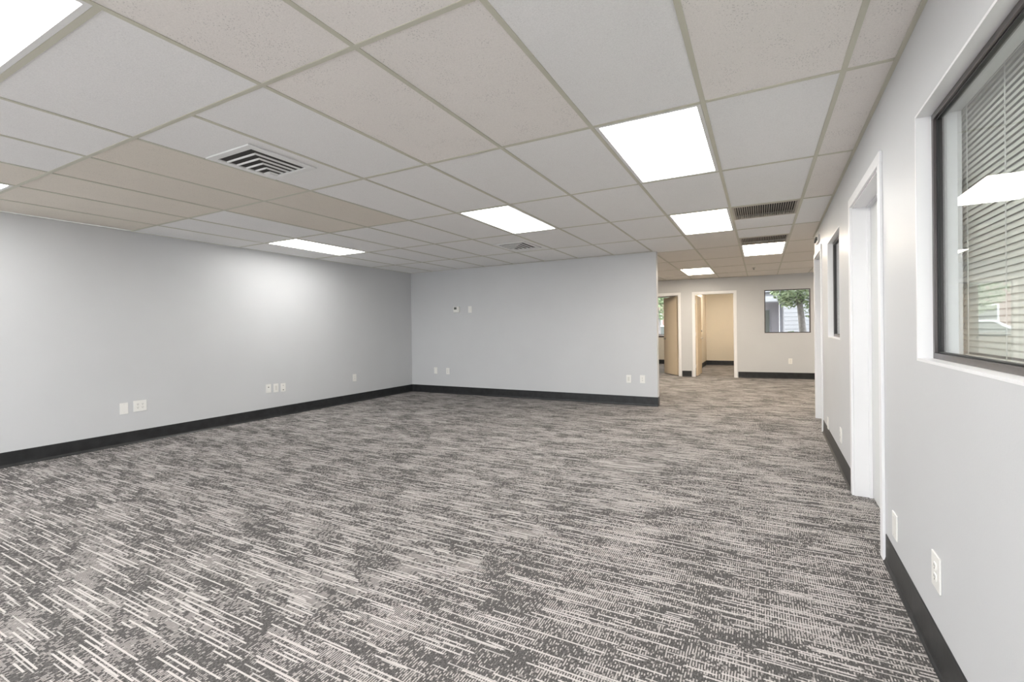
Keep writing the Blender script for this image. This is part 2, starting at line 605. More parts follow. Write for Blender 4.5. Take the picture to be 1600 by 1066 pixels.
# baseboards
baseboard('baseboard_left', WL, [(-3.0, YB - 0.004)], 'black rubber cove base along the left wall')
baseboard('baseboard_back', WB, [(XL + 0.004, -1.772 + 0.004)], 'black rubber cove base along the partition wall')
struct(MB().box(-1.772, -1.766, YB - 0.004, YB + 0.12, 0, BASE_H).build('baseboard_back_end', M['base']),
       'black cove base on the end of the partition wall', 'baseboard')
baseboard('baseboard_right', WR, [(-2.805, 3.0), (-6.105, -3.945)], 'black rubber cove base along the right wall, broken by the door')
baseboard('baseboard_far', WF, [(-5.4, -2.995), (-2.095, -1.875), (-0.835, 2.5)], 'black rubber cove base along the corridor end wall')
baseboard('baseboard_closet_back', T(0, 15.8, 0), [(-1.9, -0.91)], 'black cove base at the back of the small room')
baseboard('baseboard_closet_left', T(-1.905, 0, 0) @ RZ(math.radians(90)), [(12.2, 15.79)], 'black cove base along the left side of the small room')
baseboard('baseboard_room_back', T(0, 15.8, 0), [(-5.4, -2.0)], 'black cove base under the window of the room behind the left doorway')

# ------------------------------------------------------------------ ceiling grid
GX, GY = 0.6096, 1.2192
TW = 0.012                                        # half width of a tee


def xr(y):
    return 0.1576 + 0.0192 * y


lights = {(1, 2): 'm', (4, 3): 'm', (9, 3): 'm', (9, 0): 'm', (1, 4): 'lamp_mid', (0, 6): 'w', (2, 8): 'w', (-3, 8): 'x',
          (1, 0): 'm', (1, -2): 'm', (4, -2): 'm', (9, -2): 'm'}  # this row: unseen lamps, added to supply light
tan = {(6, 1), (7, 1), (8, 1), (9, 1), (10, 1), (6, 2), (7, 2), (8, 0)}
pink = {(2, 1), (3, 1), (0, 1), (-1, 1), (-1, 2), (3, 0), (2, 0), (-1, 3)}
MATS = {'white': M['t_white'], 'pink': M['t_pink'], 'tan': M['t_tan'], 'cream': M['t_cream']}
tile_cache = {}


def ceiling_tile(x0, x1, y0, y1, kind):
    x0, x1, y0, y1 = x0 + 0.006, x1 - 0.006, y0 + 0.006, y1 - 0.006
    key = (round(x1 - x0, 3), round(y1 - y0, 3), kind)
    if key not in tile_cache:
        w, d = (x1 - x0) / 2, (y1 - y0) / 2
        tile_cache[key] = MB().box(-w, w, -d, d, 0, 0.016).mesh('ceiling_tile', MATS[kind], 0.0015, 1)
    dz = random.uniform(0, 0.0012)
    o = link('ceiling_tile', tile_cache[key], ceiling, T((x0 + x1) / 2, (y0 + y1) / 2, ZC + 0.0032 + dz))
    o.rotation_euler = (random.uniform(-.0006, .0006), random.uniform(-.0006, .0006), 0)
    return o


def kind_of(i, j):
    if (i, j) in tan:
        return 'tan'
    if (i, j) in pink:
        return 'pink'
    if j >= 6 or (j == 5 and i <= 1):
        return 'cream'
    return 'white'


cells = []
for j in range(-3, 10):
    for i in range(-4, 11):
        x1, x0 = -i * GX, -(i + 1) * GX
        y0, y1 = j * GY, (j + 1) * GY
        if y0 < YN:
            y0 = YN
        if y1 <= y0:
            continue
        if j <= 5:                                # main room
            lim = xr(y1) + 0.012
            if x0 >= lim - 0.03:
                continue
            x1 = min(x1, lim)
            x0 = max(x0, XL)
            if x1 - x0 < 0.03:
                continue
            if j == 5 and i >= 3:
                y1 = YB
        else:                                     # corridor
            if i > 4:
                continue
            y1 = min(y1, 12.05)
            if y1 - y0 < 0.03:
                continue
        cells.append((i, j, x0, x1, y0, y1))
grilles = []
for i, j, x0, x1, y0, y1 in cells:
    if (i, j) in lights:
        continue
    if (i, j) == (4, 0):                          # boards laid the other way beside the big lamp
        ceiling_tile(-6 * GX, -4 * GX, 0.5 * GY, GY, 'white')
        continue
    if (i, j) == (5, 0):
        continue
    if (i, j) == (0, 4):
        grilles.append((x0, x1, y0, y0 + GX))
        ceiling_tile(x0, x1, y0 + GX, y1, 'white')
        continue
    if (i, j) == (0, 5):
        ceiling_tile(x0, x1, y0, y0 + GX, 'white')
        grilles.append((x0, x1, y0 + GX, y1))
        continue
    ceiling_tile(x0, x1, y0, y1, kind_of(i, j))


def tee(x0, x1, y0, y1):
    """T-shaped runner: flange in view, web above"""
    mb = MB()
    if x1 - x0 > y1 - y0:
        c = (y0 + y1) / 2
        mb.prism([(c - TW, ZC), (c + TW, ZC), (c + TW, ZC + 0.0028), (c + 0.002, ZC + 0.003), (c + 0.002, ZC + 0.03),
                  (c - 0.002, ZC + 0.03), (c - 0.002, ZC + 0.003), (c - TW, ZC + 0.0028)], 'x', x0, x1)
    else:
        c = (x0 + x1) / 2
        mb.prism([(c - TW, ZC), (c + TW, ZC), (c + TW, ZC + 0.0028), (c + 0.002, ZC + 0.003), (c + 0.002, ZC + 0.03),
                  (c - 0.002, ZC + 0.03), (c - 0.002, ZC + 0.003), (c - TW, ZC + 0.0028)], 'y', y0, y1)
    return mb.build('ceiling_tee', M['tee'], ceiling)


for i in range(-3, 11):                           # runs along y, one per bay
    x = -i * GX
    for j in range(-3, 10):
        y0, y1 = max(j * GY, YN), (j + 1) * GY
        if y1 <= y0:
            continue
        if j <= 5:
            if i < 0:
                continue
            if j == 5 and i >= 4:
                y1 = YB
        else:
            if i > 5:
                continue
            y1 = min(y1, 12.0)
        if i == 5 and j == 0:
            continue
        tee(x - TW, x + TW, y0 + TW, y1 - (TW if y1 == (j + 1) * GY else 0))
for j in range(-2, 10):                           # runs along x, from wall to wall
    y = j * GY
    if j <= 5:
        tee(XL, xr(y), y - TW, y + TW)
    else:
        tee(-5 * GX, 4 * GX, y - TW, y + TW)
tee(-6 * GX + TW, -4 * GX - TW, GX - TW, GX + TW)
tee(-GX + TW, -TW, 4.5 * GY - TW, 4.5 * GY + TW)
tee(-GX + TW, -TW, 5.5 * GY - TW, 5.5 * GY + TW)
# wall angles under the ceiling edge
MB().box(-3.0, YB, -0.019, 0, ZC - 0.003, ZC).build('wall_angle', M['tee'], ceiling, matrix=WL)
MB().box(XL, -1.772, -0.019, 0, ZC - 0.003, ZC).build('wall_angle', M['tee'], ceiling, matrix=WB)
MB().box(-R_END, 3.0, -0.019, 0, ZC - 0.003, ZC).build('wall_angle', M['tee'], ceiling, matrix=WR)
MB().box(-3.5, 2.6, -0.019, 0, ZC - 0.003, ZC).build('wall_angle', M['tee'], ceiling, matrix=WF)


# ------------------------------------------------------------------ lamps
def troffer(x0, x1, y0, y1, warm, label, group):
    """lay-in fluorescent fitting: enamel rim, housing, prismatic diffuser"""
    root = empty('ceiling_light', T((x0 + x1) / 2, (y0 + y1) / 2, ZC))
    tag(root, label, 'ceiling light', group)
    w, d = (x1 - x0) / 2 - TW - 0.001, (y1 - y0) / 2 - TW - 0.001
    rim = 0.022
    fr = MB()
    for a, b, c, e in ((-w, w, -d, -d + rim), (-w, w, d - rim, d), (-w, -w + rim, -d + rim, d - rim), (w - rim, w, -d + rim, d - rim)):
        fr.box(a, b, c, e, 0.0005, 0.012)
    fr.build('frame', M['white_metal'], root)
    hs = MB()
    for a, b, c, e in ((-w, w, -d, -d + 0.004), (-w, w, d - 0.004, d), (-w, -w + 0.004, -d, d), (w - 0.004, w, -d, d)):
        hs.box(a, b, c, e, 0.012, 0.075)
    hs.box(-w, w, -d, d, 0.071, 0.075)
    hs.build('housing', M['white_metal'], root)
    MB().box(-w + rim * 0.9, w - rim * 0.9, -d + rim * 0.9, d - rim * 0.9, 0.006, 0.0115).build(
        'diffuser', M[{True: 'lamp_warm', False: 'lamp'}.get(warm, warm)], root)
    return root


LAB = {(1, 2): 'large cool white ceiling light nearest the right wall window',
       (4, 3): 'cool white ceiling light in the middle of the room, above the partition wall',
       (9, 3): 'narrow-looking ceiling light washing the left wall with light',
       (9, 0): 'ceiling light just entering the picture at the far left edge',
       (1, 4): 'warm ceiling light beside the first tan return grille',
       (0, 6): 'warm ceiling light directly behind the second tan return grille',
       (1, 0): 'unseen ceiling light added right above the viewer',
       (1, -2): 'unseen ceiling light added behind the viewer nearest the right wall',
       (4, -2): 'unseen ceiling light added behind the viewer in the middle of the room',
       (9, -2): 'unseen ceiling light added behind the viewer nearest the left wall',
       (2, 8): 'warm ceiling light in the corridor in front of the open doors'}
for (i, j), k in lights.items():
    if k == 'x':
        continue
    troffer(-(i + 1) * GX, -i * GX, j * GY, (j + 1) * GY, {'w': True, 'm': False}.get(k, k),
            LAB[(i, j)],
            'lay-in ceiling lights' if j > 0 or i > 1 and j == 0 else 'unseen ceiling lights added behind the viewer')
troffer(-6 * GX, -4 * GX, 0.0, GX, False, 'ceiling light at the top left corner, laid across the room', 'lay-in ceiling lights')
troffer(-6 * GX - 0.3, -5 * GX - 0.3, 8 * GY, 9 * GY, True, 'unseen ceiling light added behind the partition wall to brighten the corridor', 'unseen ceiling lights added in the corridor arms')  # out-of-sight lamp added to brighten the corridor
troffer(3 * GX - GX, 3 * GX, 8 * GY, 9 * GY, True, 'unseen ceiling light added beyond the right wall to brighten the corridor', 'unseen ceiling lights added in the corridor arms')  # its unseen partner on the right, also added for corridor brightness
troffer(-1.75, -1.14, 13.4, 14.6, 'lamp_back', 'ceiling light inside the small cream room', 'ceiling lights in the back rooms')
troffer(-4.0, -3.39, 13.9, 15.1, 'lamp_back', 'ceiling light in the room behind the left doorway', 'ceiling lights in the back rooms')
for y, lab in ((0.3, 'near'), (3.4, 'farther')):  # unseen lamps, added so the blinds look light
    troffer(1.6, 2.21, y, y + GY, False, lab + ' unseen ceiling light added in the office to light the blinds', 'unseen ceiling lights added in the office')


# ------------------------------------------------------------------ air vents
def corner_diffuser(x0, x1, y0, y1, label):
    """surface diffuser with nested L-shaped blades pointing to the corner (x1, y0)"""
    root = empty('air_vent', T(x1, y0, ZC))
    tag(root, label, 'air vent', 'white corner-blow air vents in the ceiling')
    W, D = x1 - x0, y1 - y0
    b = 0.05
    fr = MB()
    for a, c, e, g in ((-W, 0, 0, b), (-W, 0, D - b, D), (-W, -W + b, b, D - b), (-b, 0, b, D - b)):
        fr.box(a, c, e, g, -0.009, 0.002)
    fr.build('frame', M['white_metal'], root, 0.002, 1)
    MB().box(-W + b, -b, b, D - b, 0.0, 0.003).build('duct_shade', M['duct'], root)  # flat dark sheet in place of a shaded duct depth
    n = 6
    stepx, stepy = (W - 2 * b) / n, (D - 2 * b) / n
    for k in range(1, n):
        ox, oy = -b - k * stepx, b + k * stepy
        mb = MB()
        # arm along -x and arm along +y, upright lips
        mb.prism([(oy - 0.007, 0.0), (oy - 0.003, -0.008), (oy + 0.003, -0.009), (oy + 0.001, 0.0)], 'x', -W + b, ox - 0.006)
        mb.prism([(ox + 0.007, 0.0), (ox + 0.003, -0.008), (ox - 0.003, -0.009), (ox - 0.001, 0.0)], 'y', oy - 0.006, D - b)
        mb.build('blade', M['white_metal'], root)
    MB().box(-W + b, -W + b + stepx * 0.9, D - b - stepy * 0.9, D - b, -0.012, 0.0).build('corner_plate', M['white_metal'], root)
    return root


corner_diffuser(-3.62, -3.155, 1.60, 2.10, 'white corner-blow air vent in front of the yellowed ceiling boards')
corner_diffuser(-3.62, -3.13, 5.33, 5.88, 'small-looking white air vent near the partition wall, behind the middle light')


def return_grille(x0, x1, y0, y1, label):
    root = empty('return_grille', T((x0 + x1) / 2, (y0 + y1) / 2, ZC))
    tag(root, label, 'return grille', 'tan return air grilles')
    w, d = (x1 - x0) / 2 - TW, (y1 - y0) / 2 - TW
    b = 0.022
    fr = MB()
    for a, c, e, g in ((-w, w, -d, -d + b), (-w, w, d - b, d), (-w, -w + b, -d + b, d - b), (w - b, w, -d + b, d - b)):
        fr.box(a, c, e, g, -0.003, 0.02)
    fr.build('frame', M['grille'], root, 0.0015, 1)
    MB().box(-w, w, -d, d, 0.04, 0.045).build('duct_shade', M['duct'], root)  # dark sheet standing for the shade above the blades
    n = 27
    me = MB().prism([(-0.0035, -0.001), (0.0025, -0.001), (0.0045, 0.016), (0.0, 0.016)], 'y', -d + b, d - b).mesh('blade', M['grille'])
    for k in range(n):
        link('blade', me, root, T(-w + b + (2 * w - 2 * b) * (k + 0.5) / n, 0, 0))
    return root


for g, lab in zip(grilles, ('wide tan return grille nearer the viewer, beside the right wall',
                            'tan return grille farther back, just in front of a ceiling light')):
    return_grille(*g, lab)

# sprinkler head in the corridor ceiling
root = tag(empty('sprinkler_head', T(-0.46, 10.35, ZC)), 'small sprinkler head on the corridor ceiling', 'sprinkler')
MB().cyl((0, 0), 'z', 0.035, -0.004, 0.003, 20, 0.03).build('escutcheon', M['metal'], root)
MB().cyl((0, 0), 'z', 0.011, -0.035, -0.003, 12).build('body', M['metal'], root)
MB().cyl((0, 0), 'z', 0.022, -0.038, -0.034, 16).build('deflector', M['metal'], root)


# ------------------------------------------------------------------ windows
def window_frame(root, s0, s1, z0, z1, y0, y1, w, mat, name='frame'):
    mb = MB()
    mb.box(s0, s1, y0, y1, z0, z0 + w).box(s0, s1, y0, y1, z1 - w, z1)
    mb.box(s0, s0 + w, y0, y1, z0 + w, z1 - w).box(s1 - w, s1, y0, y1, z0 + w, z1 - w)
    return mb.build(name, M[mat], root, 0.001, 1)


def interior_window(name, op, label):
    a, b, z0, z1 = op
    root = empty(name, WR @ T(-b, 0, 0))
    struct(root, label, 'window')
    W = b - a
    # white lining of the opening
    t = 0.010
    ln = MB()
    ln.box(0, W, -0.001, RT + 0.001, z0, z0 + t).box(0, W, -0.001, RT + 0.001, z1 - t, z1)
    ln.box(0, t, -0.001, RT + 0.001, z0 + t, z1 - t).box(W - t, W, -0.001, RT + 0.001, z0 + t, z1 - t)
    ln.build('lining', M['trim'], root)
    window_frame(root, t, W - t, z0 + t, z1 - t, 0.047, 0.080, 0.022, 'bronze')
    window_frame(root, t + 0.022, W - t - 0.022, z0 + t + 0.022, z1 - t - 0.022, 0.056, 0.072, 0.006, 'gasket', 'gasket')
    MB().box(t + 0.026, W - t - 0.026, 0.061, 0.067, z0 + t + 0.026, z1 - t - 0.026).build('pane', M['glass'], root)
    return root


interior_window('window_1', W1, 'near window in the right wall with bronze frame and closed blinds')
interior_window('window_2', W2, 'farther window in the right wall beyond the white door')


def mini_blind(op, label):
    """closed horizontal mini blind hung on the office side of the wall"""
    a, b, z0, z1 = op
    root = empty('window_blind', WR @ T(-b - 0.04, RT + 0.018, 0))
    tag(root, label, 'window blind', 'mini blinds behind the right wall windows')
    W = b - a + 0.08
    MB().box(0, W, -0.014, 0.014, z1 + 0.02, z1 + 0.05).build('head_rail', M['blind'], root, 0.002, 1)
    pitch, n = 0.0222, int((z1 + 0.02 - z0 - 0.02) / 0.0222)
    prof = []
    for k in range(7):                             # curved slat, nearly closed
        u = (k / 6 - 0.5) * 0.0255
        cr = 0.0020 * (1 - (2 * k / 6 - 1) ** 2)
        an = math.radians(65)
        prof.append((-u * math.cos(an) - cr * math.sin(an), -u * math.sin(an) + cr * math.cos(an)))
    prof = prof + [(p + 0.0006, q + 0.0003) for p, q in reversed(prof)]
    me = MB().prism(prof, 'x', 0.004, W - 0.004).mesh('slat', M['blind'])
    zt = z1 + 0.012
    for k in range(n):
        link('slat', me, root, T(0, 0, zt - k * pitch))
    zb = zt - n * pitch
    MB().box(0.002, W - 0.002, -0.010, 0.010, zb - 0.012, zb).build('bottom_rail', M['blind'], root, 0.002, 1)
    for s in (0.10, 0.42, 0.74, W - 0.10):
        if s < W - 0.05:
            MB().cyl((s, -0.0165), 'z', 0.0016, zb, z1 + 0.03, 6).build('ladder_cord', M['cord'], root)
    return root


mini_blind(W1, 'closed ivory mini blind behind the near window of the right wall')
mini_blind(W2, 'closed ivory mini blind behind the farther window of the right wall')

# window in the corridor end wall
root = struct(empty('window_3', WF), 'window with thin dark frame in the corridor end wall, overlooking a tree', 'window')
window_frame(root, *FW, -0.006, 0.05, 0.020, 'bronze')
MB().box(FW[0] + 0.015, FW[1] - 0.015, 0.02, 0.026, FW[2] + 0.015, FW[3] - 0.015).build('pane', M['glass'], root)
# window of the back room
root = struct(empty('window_4', T(0, 15.8, 0)), 'window with white sill seen through the left open doorway', 'window')
window_frame(root, *BRW, 0.03, 0.08, 0.03, 'bronze')
MB().box(BRW[0] + 0.02, BRW[1] - 0.02, 0.05, 0.056, BRW[2] + 0.02, BRW[3] - 0.02).build('pane', M['glass'], root)
MB().box(BRW[0] - 0.03, BRW[1] + 0.03, -0.04, 0.03, BRW[2] - 0.03, BRW[2] + 0.002).build('window_sill', M['trim'], root, 0.002, 1)
MB().box(BRW[0] - 0.03, BRW[1] + 0.03, -0.012, -0.001, BRW[2] - 0.075, BRW[2] - 0.03).build('apron', M['bronze'], root)
for n_, (a, b, c, d) in enumerate(nw):
    root = struct(empty('window_%d' % (5 + n_), WN), 'shop-front window behind the viewer, %s' % ('left one', 'right one')[n_], 'window')
    window_frame(root, a, b, c, d, 0.03, 0.09, 0.045, 'bronze')
    MB().box((a + b) / 2 - 0.02, (a + b) / 2 + 0.02, 0.035, 0.085, c + 0.045, d - 0.045).build('mullion', M['bronze'], root)


# ------------------------------------------------------------------ doors
def casing(root, s0, s1, ztop, y_front, depth, cw=0.06, proud=0.014, both=True, zb=0.0):
    """jamb lining, stops and flat casing round an opening s0..s1 (inner faces of the jamb)"""
    jt = 0.018
    jb = MB()
    jb.box(s0 - jt, s0, y_front, y_front + depth, zb, ztop).box(s1, s1 + jt, y_front, y_front + depth, zb, ztop)
    jb.box(s0 - jt, s1 + jt, y_front, y_front + depth, ztop, ztop + jt)
    jb.build('jamb', M['trim'], root, 0.001, 1)
    sides = [(y_front - proud, y_front)] + ([(y_front + depth, y_front + depth + proud)] if both else [])
    for ya, yb in sides:
        for a, b, c, d in ((s0 - 0.008 - cw, s0 - 0.008, zb, ztop + 0.008), (s1 + 0.008, s1 + 0.008 + cw, zb, ztop + 0.008),
                           (s0 - 0.008 - cw, s1 + 0.008 + cw, ztop + 0.008, ztop + 0.008 + cw)):
            MB().box(a, b, ya, yb, c, d).build('casing', M['trim'], root, 0.003, 2)


def lever(root, x, y, z, sy, sx):
    """rose + lever handle on a leaf face at y, standing off in direction sy, lever pointing along sx"""
    h = MB()
    h.cyl((x, z), 'y', 0.027, y, y + sy * 0.010, 18)
    h.cyl((x, z), 'y', 0.010, y + sy * 0.010, y + sy * 0.045, 12)
    h.box(min(x, x + sx * 0.11), max(x, x + sx * 0.11), min(y + sy * 0.035, y + sy * 0.05), max(y + sy * 0.035, y + sy * 0.05), z - 0.009, z + 0.009)
    return h.build('door_handle', M['metal'], root)


# door 1: closed door in the right wall
root = struct(empty('door_1', WR), 'closed pale door in a white frame in the right wall', 'door')
jt = 0.018
s0, s1 = -D1[1] + jt, -D1[0] - jt
casing(root, s0, s1, D1[3] - jt, 0.0, RT)
MB().box(s0, s0 + 0.012, 0.085, 0.105, 0, D1[3] - jt).box(s1 - 0.012, s1, 0.085, 0.105, 0, D1[3] - jt).box(
    s0, s1, 0.085, 0.105, D1[3] - jt - 0.012, D1[3] - jt).build('door_stop', M['trim'], root)
leaf = MB().box(s0 + 0.003, s1 - 0.003, 0.106, 0.150, 0.008, D1[3] - jt - 0.003).build('door_leaf', M['slab'], root, 0.002, 1)
lever(leaf, s1 - 0.07, 0.106, 0.95, -1, -1)

# door 2: open doorway at the end of the right wall
root = struct(empty('door_2', WR), 'open white-framed doorway at the far end of the right wall', 'doorway')
casing(root, -D2[1] + jt, -D2[0] - jt, D2[3] - jt, 0.0, RT, cw=0.06)


def swing_leaf(root, hx, hy, ang, width, h, mat, knob_z=0.93, flip=1, deadbolt=False):
    """a leaf hinged at (hx, hy) in the root's frame; ang measured from local +x"""
    m = T(hx, hy, 0) @ RZ(ang)
    leaf = MB().box(0.004, width, -0.022, 0.022, 0.012, h).build('door_leaf', M[mat], root, 0.0015, 1, matrix=m)
    for sy in (-1, 1):
        lever(leaf, width - 0.065, sy * 0.022, knob_z, sy, -1)
        if deadbolt:
            MB().cyl((width - 0.065, knob_z + 0.19), 'y', 0.026, sy * 0.022, sy * 0.040, 16).build('deadbolt', M['metal'], leaf)
    for z in (0.25, 1.05, 1.85):
        MB().cyl((0.0, 0.024 * flip), 'z', 0.008, z - 0.045, z + 0.045, 10).build('hinge', M['white_metal'], leaf)
    return leaf


root = struct(empty('door_3', WF), 'left doorway with a half open beige door, partly hidden by the partition', 'door')
casing(root, FD3[0] + jt, FD3[1] - jt, FD3[3] - jt, 0.0, FT)
swing_leaf(root, FD3[1] - jt - 0.02, FT + 0.02, math.radians(180 - 60), 0.72, 2.005, 'beige_leaf', flip=-1)
root = struct(empty('door_4', WF), 'right doorway with a wide open door into the small cream room', 'door')
casing(root, FD4[0] + jt, FD4[1] - jt, FD4[3] - jt, 0.0, FT)
swing_leaf(root, FD4[0] + jt + 0.028, FT + 0.02, math.radians(84), 0.85, 2.005, 'beige_leaf', deadbolt=True)

# ------------------------------------------------------------------ wall plates
PL = {}


def rounded_plate(w, h, t=0.006):
    key = (w, h)
    if key not in PL:
        PL[key] = MB().box(-w / 2, w / 2, -t, 0, -h / 2, h / 2).mesh('plate', M['plate'], 0.0028, 2)
    return PL[key]


SCREW = MB().cyl((0, 0), 'y', 0.0032, -0.0075, -0.0055, 10).mesh('screw', M['plate_dim'])
REC = MB().ring_tube([[(0.017 * math.cos(a) * (1.0 if abs(math.sin(a)) < 0.75 else 1.0), y, max(-0.0135, min(0.0135, 0.017 * math.sin(a))))
                       for a in [2 * math.pi * i / 24 for i in range(24)]] for y in (-0.0055, -0.0085)]).mesh('receptacle', M['plate'])
SLOT = MB().box(-0.0075, -0.0050, -0.0089, -0.006, -0.001, 0.008).box(0.0050, 0.0075, -0.0089, -0.006, -0.001, 0.008).cyl(
    (0, -0.007), 'y', 0.0028, -0.0089, -0.006, 10).mesh('slots', M['slot'])
ROCK = MB().box(-0.0165, 0.0165, -0.0085, -0.005, -0.033, 0.033).mesh('insert', M['plate_dim'], 0.001, 1)
JACK = MB().box(-0.008, 0.008, -0.0088, -0.005, -0.006, 0.006).mesh('jack', M['slot'], 0.0008, 1)
TOG = MB().prism([(-0.006, -0.004), (-0.016, 0.004), (-0.014, 0.009), (-0.006, 0.005)], 'x', -0.004, 0.004).mesh('toggle', M['plate'])


def wall_plate(kind, mat4, label, w=0.078, h=0.124, group='white wall plates'):
    names = {'blank': ('blank_plate', 'wall plate'), 'duplex': ('power_outlet', 'power outlet'), 'double': ('power_outlet', 'power outlet'),
             'jack': ('data_jack', 'data jack'), 'decora': ('wall_plate', 'wall plate'), 'port': ('data_jack', 'data jack'),
             'switch': ('light_switch', 'light switch')}
    nm, cat = names[kind]
    root = tag(empty(nm, mat4), label, cat, group)
    link('plate', rounded_plate(w, h), root)
    if kind == 'blank':
        for z in (-0.042, 0.042):
            link('screw', SCREW, root, T(0, 0, z))
    if kind in ('duplex', 'double'):
        for x in ((0,) if kind == 'duplex' else (-0.023, 0.023)):
            for z in (-0.0195, 0.0195):
                r = link('receptacle', REC, root, T(x, 0, z))
                link('slots', SLOT, r)
            link('screw', SCREW, root, T(x, 0, 0))
    if kind == 'decora':
        link('insert', ROCK, root)
    if kind == 'jack':
        link('jack', JACK, root, T(0, 0, 0.018))
        for z in (-0.048, 0.048):
            link('screw', SCREW, root, T(0, 0, z))
    if kind == 'port':
        link('jack', JACK, root, T(0, 0, 0.030) @ Matrix.Scale(0.7, 4))
        link('jack', JACK, root, T(0, 0, -0.035))
        link('insert', ROCK, root, T(0, 0.001, 0) @ Matrix.Scale(0.8, 4))
    if kind == 'switch':
        link('toggle', TOG, root)
        for z in (-0.03, 0.03):
            link('screw', SCREW, root, T(0, 0, z))
    return root


wall_plate('blank', WL @ T(2.337, 0, 0.412), 'blank white plate on the left wall, nearest the viewer')
wall_plate('double', WL @ T(2.488, 0, 0.420), 'double-width outlet plate with four sockets on the left wall', 0.128, 0.124)
wall_plate('jack', WL @ T(4.045, 0, 0.430), 'plate with one dark jack, leftmost of three on the left wall')
wall_plate('decora', WL @ T(4.162, 0, 0.425), 'plain plate in the middle of the three on the left wall')
wall_plate('port', WL @ T(4.277, 0, 0.419), 'plate with dark ports, rightmost of three on the left wall')
wall_plate('duplex', WL @ T(5.64, 0, 0.428), 'single outlet on the left wall closest to the room corner')
wall_plate('blank', WB @ T(-6.047, 0, 0.442), 'blank plate low on the partition, nearest the corner')
wall_plate('duplex', WB @ T(-5.752, 0, 0.438), 'outlet low on the partition below the thermostat')
wall_plate('decora', WB @ T(-2.220, 0, 0.415), 'left plate of the pair near the open end of the partition')
wall_plate('duplex', WB @ T(-2.003, 0, 0.418), 'right outlet of the pair at the open end of the partition')
wall_plate('switch', WB @ T(-5.217, 0, 1.620), 'light switch beside the thermostat on the partition')
wall_plate('duplex', WR @ T(-1.962, 0, 0.343), 'outlet low on the right wall, nearest the viewer', 0.095, 0.124)
wall_plate('blank', WR @ T(-2.598, 0, 0.265), 'blank plate low on the right wall beside the white door frame', 0.09, 0.120)
wall_plate('duplex', WR @ T(-4.56, 0, 0.290), 'outlet on the right wall just past the closed door', 0.11, 0.124)
wall_plate('blank', WR @ T(-5.60, 0, 0.20), 'blank plate on the right wall below the farther window', 0.10, 0.124)
wall_plate('duplex', WF @ T(0.247, 0, 0.408), 'outlet on the corridor end wall below the window')

root = tag(empty('thermostat', WB @ T(-5.518, 0, 1.627)), 'small white thermostat with grey display on the partition wall', 'thermostat')
MB().box(-0.068, 0.068, -0.028, 0, -0.056, 0.056).build('body', M['plate'], root, 0.006, 3)
MB().box(-0.050, 0.010, -0.0295, -0.027, 0.002, 0.044).build('display', M['screen'], root, 0.001, 1)
for k in range(3):
    MB().box(0.030, 0.052, -0.031, -0.027, 0.022 - k * 0.026, 0.034 - k * 0.026).build('button', M['plate_dim'], root, 0.001, 1)

# twin lamp unit over the doorway at the end of the right wall
root = tag(empty('emergency_light', WR @ T(-6.50, 0, 2.25)), 'small white fitting with dark round lenses above the end doorway', 'emergency light')
MB().box(-0.13, 0.13, -0.022, 0, -0.03, 0.06).build('housing', M['plate'], root, 0.008, 2)
for k, s in enumerate((-0.09, 0.0, 0.09)):
    hd = MB().cyl((s, 0.012), 'y', 0.026, -0.036, -0.021, 18, 0.022).build('lamp_head', M['screen'], root)
    MB().cyl((s, 0.012), 'y', 0.022, -0.040, -0.035, 18).build('lens', M['slot'], hd)


# ------------------------------------------------------------------ outdoors
struct(MB().box(-30, 30, 16.12, 60, -0.25, -0.1).build('ground_back', M['paving']), 'pale paving outside behind the building', 'paving')
struct(MB().box(2.75, 30, 7.0, 16.12, -0.25, -0.1).build('ground_side', M['paving']), 'pale paving outside beside the corridor window', 'paving')
struct(MB().box(-30, 30, -30, -3.32, -0.25, -0.1).build('ground_front', M['paving']), 'pale paving outside the front windows', 'paving')


def leafy(n, c, r, size, seed, parent, name='foliage'):
    rnd = random.Random(seed)
    mb = MB()
    for _ in range(n):
        while True:
            p = Vector((rnd.uniform(-1, 1), rnd.uniform(-1, 1), rnd.uniform(-1, 1)))
            if p.length <= 1:
                break
        p = Vector((c[0] + p.x * r[0], c[1] + p.y * r[1], c[2] + p.z * r[2]))
        a = Vector((rnd.uniform(-1, 1), rnd.uniform(-1, 1), rnd.uniform(-.6, .6))).normalized()
        b = a.cross(Vector((rnd.uniform(-1, 1), rnd.uniform(-1, 1), rnd.uniform(-1, 1)))).normalized()
        s = size * rnd.uniform(0.7, 1.3)
        k = len(mb.v)
        mb.v += [tuple(p - a * s), tuple(p + b * s * 0.45), tuple(p + a * s), tuple(p - b * s * 0.45)]
        mb.f.append((k, k + 1, k + 2, k + 3))
    o = mb.build(name, M['leaf'], parent)
    o['kind'] = 'stuff'
    return o


def tube(pts, radii, seg=10):
    rings = []
    for k, (p, r) in enumerate(zip(pts, radii)):
        p = Vector(p)
        d = (Vector(pts[min(k + 1, len(pts) - 1)]) - Vector(pts[max(k - 1, 0)])).normalized()
        u = d.cross(Vector((0, 1, 0.1))).normalized()
        w = d.cross(u)
        rings.append([p + (u * math.cos(2 * math.pi * i / seg) + w * math.sin(2 * math.pi * i / seg)) * r for i in range(seg)])
    return MB().ring_tube(rings)


